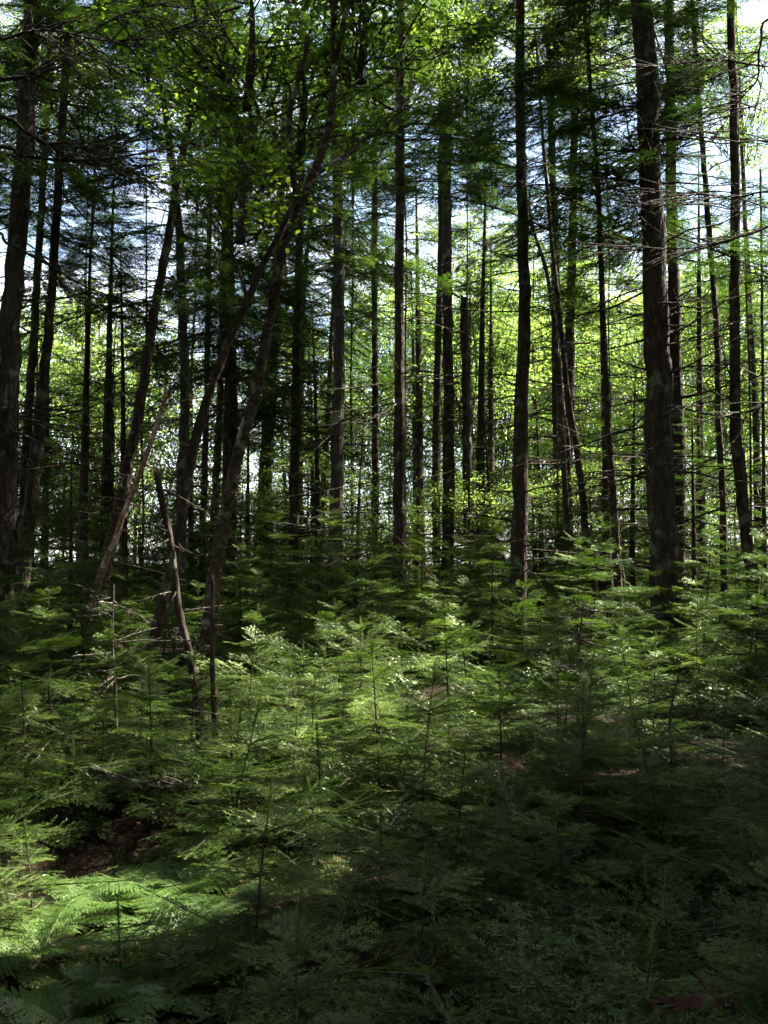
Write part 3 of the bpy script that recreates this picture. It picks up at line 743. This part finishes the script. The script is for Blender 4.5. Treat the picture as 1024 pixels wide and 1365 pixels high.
for px in np.arange(-10, 1040, 130):
    p = px + random.uniform(-13, 13); d = random.uniform(21, 32); h = random.uniform(11, 17)
    side = 'left of the leaning birches' if p < 280 else ('between the birch and the tall centre trunk' if p < 533 else ('between the centre trunk and the thickest trunk' if p < 870 else 'right of the thickest trunk'))
    far_spruce('thin far spruce trunk among others ' + side, p, d, h, h * random.uniform(.42, .66), random.uniform(.5, .75), k, 'far spruces ' + side); k += 1

# ================================================================== LONG BARE LIMBS OF TREES JUST OUTSIDE THE PICTURE
def side_spruce(label, x, y, h, limbs, crown_z, seed):
    base = np.array([x, y, float(terr(x, y))])
    root = thing('spruce_tree', label, 'spruce tree', base)
    so = Solid(); so.tube([np.array([0, 0, -.3]), np.array([0, 0, 0]), np.array([.03, 0, h * .3]), np.array([.05, .05, h * .6]), np.array([0, .1, h])], [.22, .17, .14, .10, .02], 12, .07, seed)
    obj('trunk', so.mesh('trunk', M['bark']), root)
    for i, (pp, r0) in enumerate(limbs):
        w = np.array([P(a, b, d) for a, b, d in pp]) - base
        w = np.vstack([[0, 0, w[0][2] - .1], w])
        sl = Solid(); ln = smooth_poly(w, 26); sl.tube(ln, np.linspace(r0, .003, 26), 7, .1, seed + i)
        r_ = np.random.default_rng(seed + 40 + i)
        for j in range(30 if i != 2 else 5):
            t = r_.integers(8, 25); dv = ln[t] - ln[t - 1]; az = math.atan2(dv[1], dv[0]) + r_.choice([-1, 1]) * r_.uniform(.4, 1.0)
            dead_limb(sl, ln[t], az, r_.normal(-.05, .25), r_.uniform(.25, .9), .0055, seed * 9 + i * 60 + j)
        obj('limb', sl.mesh('bare_limb', M['bark']), root)
    sc, _ = spruce_crown(h - crown_z, 2.9, seed + 9, 1.0, SPR, lambda p: in_gap(base + np.array([0, 0, crown_z]) + p), .6)
    obj('crown', sc.mesh('spruce_crown', [M['spruce'], M['twig']]), root, (0, 0, crown_z))
side_spruce('spruce just left of view sending long bare limbs across the upper left', -4.6, 7.2, 14,
            [([(-30, 150, 7.2), (40, 180, 7.4), (70, 192, 7.5), (140, 205, 7.8), (200, 245, 8.2)], .017), ([(-20, 195, 7.2), (30, 208, 7.2), (110, 214, 7.2), (180, 206, 7.3), (250, 190, 7.5), (300, 165, 7.7)], .019),
             ([(-30, 305, 7.6), (10, 325, 7.6), (60, 350, 7.8), (110, 380, 8.0), (170, 402, 8.4), (215, 412, 8.8)], .015), ([(-20, 110, 7), (60, 90, 7), (150, 25, 7.2), (220, 0, 7.4)], .018), ([(-30, 60, 6.8), (60, 40, 6.8), (160, 55, 7), (260, 30, 7.2)], .014)], 4.7, 51)
side_spruce('spruce just right of view whose long limbs droop in at the right edge', 5.6, 9.0, 15,
            [([(1060, 300, 9), (1000, 312, 9), (930, 330, 9.1), (860, 330, 9.3), (810, 322, 9.6)], .018), ([(1050, 255, 9), (985, 262, 9.2), (920, 258, 9.5), (850, 250, 9.8)], .014), ([(1050, 535, 9), (1010, 545, 9), (950, 558, 9.3), (900, 575, 9.8)], .014),
             ([(1050, 20, 8.8), (1014, 60, 8.8), (1010, 105, 8.9), (985, 135, 9), (950, 190, 9.2)], .016), ([(1040, 90, 9), (960, 80, 9), (880, 88, 9.1), (800, 92, 9.3)], .012)], 5.6, 52)

# ================================================================== UNDERGROWTH: FIR SAPLINGS
PROTOS = []
for h, s in [(0.55, 1), (0.75, 2), (0.95, 3), (1.15, 4), (1.35, 5), (1.65, 6), (2.1, 7), (0.4, 8)]:
    PROTOS.append((h, fir_sapling(h, 700 + s)))
first_used = {}
def sapling(label, x, y, h, group=None):
    k = min(range(len(PROTOS)), key=lambda i: abs(math.log(PROTOS[i][0] / h)) + random.random() * .16)
    ph, (fm, sm) = PROTOS[k]
    loc = (x, y, float(terr(x, y)) - .01); rz = random.uniform(0, 6.28); sc = h / ph
    if k not in first_used:
        r = thing('fir_sapling', label, 'fir sapling', loc, group, rz); r.scale = (sc, sc, sc)
        obj('stem', sm, r); obj('foliage', fm, r); first_used[k] = r
        return r
    return copy_thing(first_used[k], label, loc, rz, sc, group)

def sap_px(label, px, py_base, py_top):
    """a sapling whose foot and tip were read off the photograph"""
    d = 6.0
    for _ in range(20):
        x = (px - 512) / F * d
        v = math.tan(PITCH - math.atan((py_base - 682.5) / F))
        d = float((float(terr(x, d)) - CAM[2]) / v)
    x = (px - 512) / F * d
    h = P(px, py_top, d)[2] - float(terr(x, d))
    sapling(label, x, d, max(.3, h)); return (x, d, .35)
taken = []
for a in [('tall sunlit fir sapling with dark stem right of the centre trunk', 655, 905, 690), ('bright fir sapling below and right of the tall centre trunk', 578, 905, 765), ('dark stemmed fir sapling in the middle of the undergrowth', 667, 1090, 870),
          ('shaded fir sapling with bare dark stem in front of the thickest trunk', 848, 1010, 830), ('shaded fir sapling low down in front of the right edge trunk', 958, 1048, 910), ('dark fir sapling with long bare stem in the lower left middle', 343, 1290, 1030),
          ('small shrubby fir beside the ferns at the left edge', 52, 1235, 1090), ('dim fir sapling with thin stem in the dark left undergrowth', 70, 940, 730), ('fir sapling with lit layered boughs left of centre', 330, 960, 800),
          ('fir sapling with pale tips above the fallen log', 400, 880, 775), ('fir sapling under the snag with lit outer boughs', 205, 1060, 880), ('shaded bushy fir sapling at the bottom centre', 560, 1330, 1120), ('dim bushy fir at the bottom right', 880, 1350, 1170),
          ('dark fir with wide boughs close by at the lower right edge', 1010, 1400, 1080), ('sunlit fir sapling with silvery boughs in the middle of the clearing', 500, 1040, 880), ('low silvery fir in the foot of the sunlit clearing', 430, 1110, 960),
          ('fir sapling with bright layered boughs right of the sunlit clearing', 740, 1000, 850), ('sunlit fir tip standing before the snag right of centre', 620, 870, 740), ('young fir at the foot of the curving right trunk', 985, 930, 780)]:
    taken.append(sap_px(*a))

def zone(x, y):
    px = 512 + x / y * F
    if y < 4.6: return ('dim fir sapling in the dark foreground at the bottom left', 'dark foreground saplings at the left') if px < 512 else ('dim fir sapling in the dark foreground at the bottom right', 'dark foreground saplings at the right')
    if y < 9.5:
        if px < 300: return ('fir sapling in the shaded undergrowth below the leaning birches', 'shaded saplings below the birches')
        if px < 720: return ('fir sapling in the sunlit clearing before the centre trunk', 'sunlit saplings of the clearing')
        return ('fir sapling in the shade before the thickest trunk', 'shaded saplings before the thickest trunk')
    if y < 15:
        if px < 300: return ('young fir between the trunks at middle distance on the left', 'young firs between the left trunks')
        if px < 720: return ('young fir between the trunks beyond the sunlit clearing', 'young firs beyond the clearing')
        return ('young fir between the trunks at middle distance on the right', 'young firs between the right trunks')
    return ('small far fir in the lit undergrowth beyond the trunks', 'far firs beyond the trunks')

random.seed(77)
VOID = [(-1.45, 5.0, .55, .75), (-1.3, 3.2, .85, .6), (-.9, 4.35, .6, .5), (-.3, 11.6, .5, .6)]
spots = list(taken); cnt = 0; tries = 0
while cnt < 262 and tries < 12000:
    tries += 1
    u = random.random()
    y = 2.7 + 19.5 * u ** 1.25
    x = random.uniform(-1, 1) * (0.43 * y + .5)
    if any(((x - a) / c) ** 2 + ((y - b) / e) ** 2 < 1 for a, b, c, e in VOID): continue
    md = 0.30 + .022 * y
    if any((x - a) ** 2 + (y - b) ** 2 < md * md for a, b, _ in spots): continue
    q = random.random()
    if y < 4.5: h = .42 + .45 * q * q
    elif y < 9: h = .5 + .85 * q ** 1.5
    elif y < 14: h = .65 + 1.15 * q ** 1.5
    else: h = .9 + 1.3 * q
    if y < 9 and -1.6 < x < 1.6: h *= .85
    lab, grp = zone(x, y)
    sapling(lab, x, y, h, grp); spots.append((x, y, 0)); cnt += 1
print('saplings', cnt, tries)

# ================================================================== FERNS
def frond_tris(L, r_, curl):
    """one arching frond along +X"""
    T = []; TI = []
    n = 24
    def ax(t): return np.array([L * (t - .12 * t * t), 0, L * (.55 * t - curl * t * t)])
    for i in range(2, n):
        t = i / n; o = ax(t); d = ax(min(1, t + .02)) - ax(t - .02); d /= np.linalg.norm(d)
        w = L * .27 * math.sin(PI * min(1, (t * .93 + .10))) ** .75 * (1 - t * .25)
        for s in (1, -1):
            a = R(68) - .25 * t
            e = math.cos(a) * d + math.sin(a) * s * np.array([0, 1, 0]) + np.array([0, 0, -.14 + r_.normal(0, .06)])
            e /= np.linalg.norm(e)
            m = 9
            up = np.cross(d, e) * s
            f = np.cross(up, e) * s
            for q in range(m):
                p0 = o + e * w * q / m; lw = w * .20 * (1 - .75 * q / m) + .002
                for s3 in (1, -1):
                    b = e * w / m
                    tip = p0 + b * .9 + f * lw * s3 + r_.normal(0, .002, 3)
                    T.append([p0, p0 + b * .95, tip]); TI.append(.45 + .3 * q / m + .1 * t)
            T.append([o + e * w * .95, o + e * w * .9 + f * .003, o + e * w * 1.08]); TI.append(.7)
    W = tube_tris(np.array([ax(t) for t in np.linspace(0, 1, 8)]), np.linspace(.0035, .0008, 8), 4)
    return np.array(T, np.float32), np.array(TI, np.float32), W
FROND = []
for s in range(4):
    r_ = np.random.default_rng(900 + s); T, TI, W = frond_tris(.55, r_, [.42, .5, .36, .58][s])
    so = Soup(); so.add(T, 0, np.clip(TI + r_.normal(0, .05, len(TI)), 0, 1)); so.add(W, 1)
    FROND.append(so.mesh('frond', [M['fern'], M['greentwig']]))
def fern(label, px, d, n, sc, az0=None, spread=6.28, tilt=0.0, group=None, brown=False):
    b = ground_at(px, d); root = thing('fern', label, 'fern', b, group)
    for j in range(n):
        a = (az0 if az0 is not None else 0) + (j / max(1, n) - .5) * spread + random.uniform(-.2, .2)
        f = obj('frond', FROND[j % 4], root, (0, 0, .02)); s = sc * random.uniform(.8, 1.15); f.scale = (s, s, s)
        f.rotation_euler = (random.uniform(-.15, .15), -tilt + random.uniform(-.25, .1), a)
fern('large dim bluish fern spreading in the bottom left corner', 60, 2.7, 12, .92)
fern('dim fern clump right of the large corner fern', 170, 3.0, 8, .8)
fern('bright sunlit fern frond clump beside the dark hollow', 225, 4.75, 9, .85)
fern('small lit fern in the middle of the lower left undergrowth', 372, 5.4, 8, .75)
fern('yellow green lit fern above the brown leaf litter', 240, 4.25, 8, .75)
fern('lit fern at the left of the hollow under the small shrubby fir', 120, 4.45, 7, .75)
fern('fern in the litter right of the shrubby fir foot', 105, 3.45, 8, .8)
fern('fern below the bright clump at the dark hollow', 215, 3.7, 8, .75)
fern('fern standing against the small shrubby fir stem', 65, 3.95, 7, .75)
fern('upright sunlit fern in front of the dark hollow', 180, 4.55, 8, .9)
fern('lit fern between the hollow and the long bare sapling stem', 262, 4.75, 6, .6)
fern('pale fern low beside the brown litter at lower left', 130, 3.7, 7, .6)
fern('small pale fern in the bottom right corner', 1000, 2.9, 6, .6)
fern('tiny lit fern left of the long bare sapling stem', 290, 4.0, 6, .4)

# ================================================================== FALLEN WOOD
def fallen(name, label, cat, pp, r0, r1, mat, seed, nl=6, ll=.3):
    w = np.array([P(a, b, d) for a, b, d in pp]); base = w[0].copy()
    root = thing(name, label, cat, base)
    so = Solid(); ln = smooth_poly(w, 16) - base; so.tube(ln, np.linspace(r0, r1, 16), 10, .12, seed, .02)
    r_ = np.random.default_rng(seed)
    for j in range(nl):
        dead_limb(so, ln[r_.integers(2, 15)], r_.uniform(0, 6.28), r_.uniform(0, .8), ll * r_.uniform(.4, 1.2), r1 * .3 + .003, seed * 5 + j)
    obj('log' if cat == 'log' else 'wood', so.mesh('fallen_wood', M[mat]), root)
fallen('fallen_log', 'reddish rotting log end lying lit beyond the clearing', 'log', [(447, 832, 11.2), (470, 848, 11.0), (492, 858, 10.8), (530, 872, 10.4), (560, 885, 10.1)], .085, .06, 'rot', 61)
fallen('fallen_branch', 'bare pale branch slanting up beside the tall centre trunk', 'branch', [(600, 790, 12.2), (560, 750, 12.4), (530, 715, 12.6)], .014, .006, 'redbark', 62, 5, .4)
fallen('fallen_branch', 'curved pink branch lying at the foot of the tall centre trunk', 'branch', [(520, 803, 12.6), (545, 803, 12.5), (565, 812, 12.4)], .018, .008, 'redbark', 63, 4, .3)
fallen('fallen_branch', 'pale dead branch with twigs above the dark hollow', 'branch', [(130, 1035, 6.0), (175, 1040, 5.9), (215, 1050, 5.8), (250, 1042, 5.7)], .012, .005, 'greybark', 64, 16, .28)
fallen('fallen_branch', 'long pale stick lying in the sunlit undergrowth', 'branch', [(420, 990, 6.6), (465, 1012, 6.4), (515, 1034, 6.2)], .010, .005, 'redbark', 65, 4, .2)
fallen('fallen_log', 'dark rotten log in the bottom right corner', 'log', [(870, 1345, 2.9), (930, 1335, 2.9), (985, 1338, 2.95)], .022, .014, 'rot', 66, 8, .12)
# ================================================================== STUFF: litter, seedlings, far undergrowth, surrounding wood (unseen, added for shade)
def litter():
    r_ = np.random.default_rng(81); so = Soup()
    for (n, cx, cy, sx, sy, slot) in [(3200, -1.3, 3.0, .9, .8, 0), (1300, -.8, 4.4, .8, .6, 0), (5000, 0, 6, 4, 3, 0), (1200, .9, 2.9, 1.0, .5, 0)]:
        x = r_.normal(cx, sx, n); y = r_.normal(cy, sy, n); ok = y > 1.2; x = x[ok]; y = y[ok]
        z = terr(x, y) + r_.uniform(.004, .03, len(x))
        c = np.stack([x, y, z], 1); a = r_.uniform(0, 6.28, len(x)); s = r_.uniform(.006, .024, len(x))[:, None]
        d = np.stack([np.cos(a), np.sin(a), r_.normal(0, .45, len(x))], 1); l = np.stack([-np.sin(a), np.cos(a), r_.normal(0, .45, len(x))], 1) * .45
        ti = r_.uniform(.1, 1, len(x))
        so.add(np.stack([c - d * s, c + l * s, c + d * s], 1), 0, ti); so.add(np.stack([c - d * s, c + d * s, c - l * s], 1), 0, ti)
    o = obj('leaf_litter', so.mesh('leaf_litter', [M['brown']])); o['kind'] = 'stuff'; o['label'] = 'brown dead leaves and needles covering the forest floor'; o['category'] = 'leaf litter'
litter()

def seedlings():
    r_ = np.random.default_rng(82); so = Soup()
    for i in range(1300):
        y = 2.6 + 13 * r_.random() ** 1.2; x = r_.uniform(-1, 1) * (.43 * y + .4)
        if any(((x - a) / c) ** 2 + ((y - b) / e) ** 2 < 1 for a, b, c, e in VOID): continue
        z = float(terr(x, y)); t0 = r_.normal(0.0, .12)
        for j in range(3):
            put(so, FIRC[r_.integers(0, 3)], basis(r_.uniform(0, 6.28), r_.uniform(.0, .5), r_.normal(0, .3)), r_.uniform(.35, .95), np.array([x, y, z + r_.uniform(.02, .42) * (1 if y > 4 else .6)]), t0)
    o = obj('ground_cover', so.mesh('ground_cover', [M['fir'], M['greentwig']])); o['kind'] = 'stuff'; o['label'] = 'low ground cover of fir seedlings between the saplings'; o['category'] = 'ground cover'
seedlings()

def far_scrub():
    r_ = np.random.default_rng(83); so = Soup()
    for i in range(380):
        y = r_.uniform(17, 36); x = r_.uniform(-1, 1) * (.45 * y + 1); z = float(terr(x, y)); h = r_.uniform(.8, 3.0)
        for j in range(int(9 + 5 * h)):
            f = r_.random()
            put(so, (FIRV if y > 19 else FIRC)[r_.integers(0, 3)], basis(r_.uniform(0, 6.28), r_.uniform(-.1, .5), r_.normal(0, .3)), (.25 + .75 * (1 - f)) * h * .9, np.array([x, y, z + .1 + h * .9 * f]), r_.normal(.15, .12))
    o = obj('far_undergrowth', so.mesh('far_undergrowth', [M['fir'], M['twig']])); o['kind'] = 'stuff'; o['label'] = 'mass of young firs closing the view low between the far trunks'; o['category'] = 'undergrowth'
far_scrub()

def in_view(p):
    y = p[1] * math.cos(PITCH) + (p[2] - CAM[2]) * math.sin(PITCH); v = (p[2] - CAM[2]) * math.cos(PITCH) - p[1] * math.sin(PITCH)
    return y > 0 and abs(p[0]) < .395 * y + .75 and v < .52 * y + 1.25
def surrounding():  # unseen trees added to shade the foreground; boughs left out along sun gaps
    r_ = np.random.default_rng(84); so = Soup(); n = 0
    spots = []
    for i in range(4000):
        x = r_.uniform(-15, 24); y = r_.uniform(-12, 24)
        if y > -1.2 and abs(x) < .42 * y + 1.5: continue
        if x * x + y * y < 1.5 ** 2: continue
        if any((x - a) ** 2 + (y - b) ** 2 < 1.85 ** 2 for a, b in spots): continue
        spots.append((x, y))
        if len(spots) >= 130: break
    near = [(-1.9, -.6), (2.0, -.8), (-2.7, 1.3), (2.8, 1.5), (-3.6, 3.7), (3.7, 4.0), (.3, -2.0), (-4.2, 5.6), (4.6, 6.2), (5.2, 7.8)]  # out-of-view trees close to the camera, added to darken the foreground
    for x, y in near + spots:
        H = r_.uniform(13, 17); g = float(terr(x, y))
        so.add(tube_tris(np.array([[x, y, g - .2], [x + .1, y, g + H * .5], [x, y + .1, g + H]]), [.15, .11, .02], 7), 1)
        z = r_.uniform(2.4, 4.5); az = 0
        while z < H - .3:
            t = z / H
            for k in range(r_.poisson(4.2)):
                az += 2.4 + r_.normal(0, .4); L = (3.4 if (x, y) in near else 3.0) * (1 - t) ** .6 * r_.uniform(.6, 1.1) + .3
                o = np.array([x, y, g + z]); B = basis(az, R(-10 + 30 * t) + r_.normal(0, .1), r_.normal(0, .2))
                if any(in_gap(o + B[:, 0] * L * f + B[:, 1] * (g_ * L * .2 * (1 - f))) for f in (.1, .3, .5, .7, .95) for g_ in (-1, 0, 1)) or any(in_view(o + B[:, 0] * L * f) for f in (.25, .5, .75, 1)): continue
                put(so, SPRV[r_.integers(0, 3)], B, L / 1.8, o, r_.normal(0, .1))
            z += .55 * r_.uniform(.8, 1.2)
    o = obj('unseen_shade_wood', so.mesh('unseen_shade_wood', [M['spruce'], M['bark']])); o['kind'] = 'stuff'; o['label'] = 'unseen spruce wood added round the spot to shade the foreground'; o['category'] = 'forest'
surrounding()

# ================================================================== LIGHT, SKY, CAMERA
w = bpy.data.worlds.new('World'); scene.world = w; w.use_nodes = True
nt = w.node_tree; N = nt.nodes; L = nt.links
for n in list(N): N.remove(n)
out = N.new('ShaderNodeOutputWorld'); bg = N.new('ShaderNodeBackground'); sky = N.new('ShaderNodeTexSky')
sky.sky_type = 'NISHITA'; sky.sun_disc = False; sky.sun_elevation = SUN_EL; sky.sun_rotation = SUN_AZ
sky.air_density = 1.0; sky.dust_density = 1.0; sky.ozone_density = 1.5
tc = N.new('ShaderNodeTexCoord'); no = N.new('ShaderNodeTexNoise'); no.inputs['Scale'].default_value = 4.0; no.inputs['Detail'].default_value = 7; no.inputs['Roughness'].default_value = .6
mp = N.new('ShaderNodeMapping'); mp.inputs['Scale'].default_value = (1, 1, 2.2); L.new(tc.outputs['Generated'], mp.inputs['Vector']); L.new(mp.outputs[0], no.inputs['Vector'])
cr = ramp(N, [(0.43, (0.08, 0.08, 0.08)), (0.66, (1, 1, 1))]); L.new(no.outputs['Fac'], cr.inputs['Fac'])
mx = N.new('ShaderNodeMix'); mx.data_type = 'RGBA'; mx.inputs['B'].default_value = (8.5, 8.8, 9.2, 1)
L.new(cr.outputs['Color'], mx.inputs['Factor']); L.new(sky.outputs['Color'], mx.inputs['A'])
L.new(mx.outputs['Result'], bg.inputs['Color']); bg.inputs['Strength'].default_value = 0.085
L.new(bg.outputs[0], out.inputs['Surface'])

sd = bpy.data.lights.new('sun', 'SUN'); sd.energy = 5.0; sd.angle = R(0.53); sd.color = (1.0, 0.94, 0.84)
so_ = bpy.data.objects.new('sun', sd); COL.objects.link(so_)
from mathutils import Vector
so_.rotation_mode = 'QUATERNION'; so_.rotation_quaternion = Vector(S.tolist()).to_track_quat('Z', 'Y')
so_.location = (S * 40).tolist()

cd = bpy.data.cameras.new('camera'); cd.lens = 35; cd.sensor_width = 36; cd.sensor_fit = 'AUTO'; cd.clip_end = 8000; cd.clip_start = .05
co = bpy.data.objects.new('camera', cd); COL.objects.link(co); co.location = CAM.tolist(); co.rotation_euler = (PI / 2 + PITCH, 0, 0)
scene.camera = co

vs = scene.view_settings
vs.view_transform = 'Standard'; vs.look = 'None'; vs.exposure = 2.75; vs.gamma = 1.0; vs.use_curve_mapping = False
scene.render.engine = 'CYCLES'
scene.cycles.max_bounces = 4; scene.cycles.diffuse_bounces = 3; scene.cycles.glossy_bounces = 1; scene.cycles.transmission_bounces = 3; scene.cycles.transparent_max_bounces = 4
scene.cycles.caustics_reflective = False; scene.cycles.caustics_refractive = False
scene.cycles.use_denoising = True
scene.cycles.denoiser = 'OPENIMAGEDENOISE'
scene.cycles.adaptive_threshold = 0.015
scene.cycles.denoising_prefilter = 'NONE'
scene.cycles.sample_clamp_indirect = 4.0

print('STAT', STAT, [len(t[0]) + len(t[2]) for t in (SPR[0], SPRC[0], SPRV[0], FIRC[0], FIR[0.45][0])])
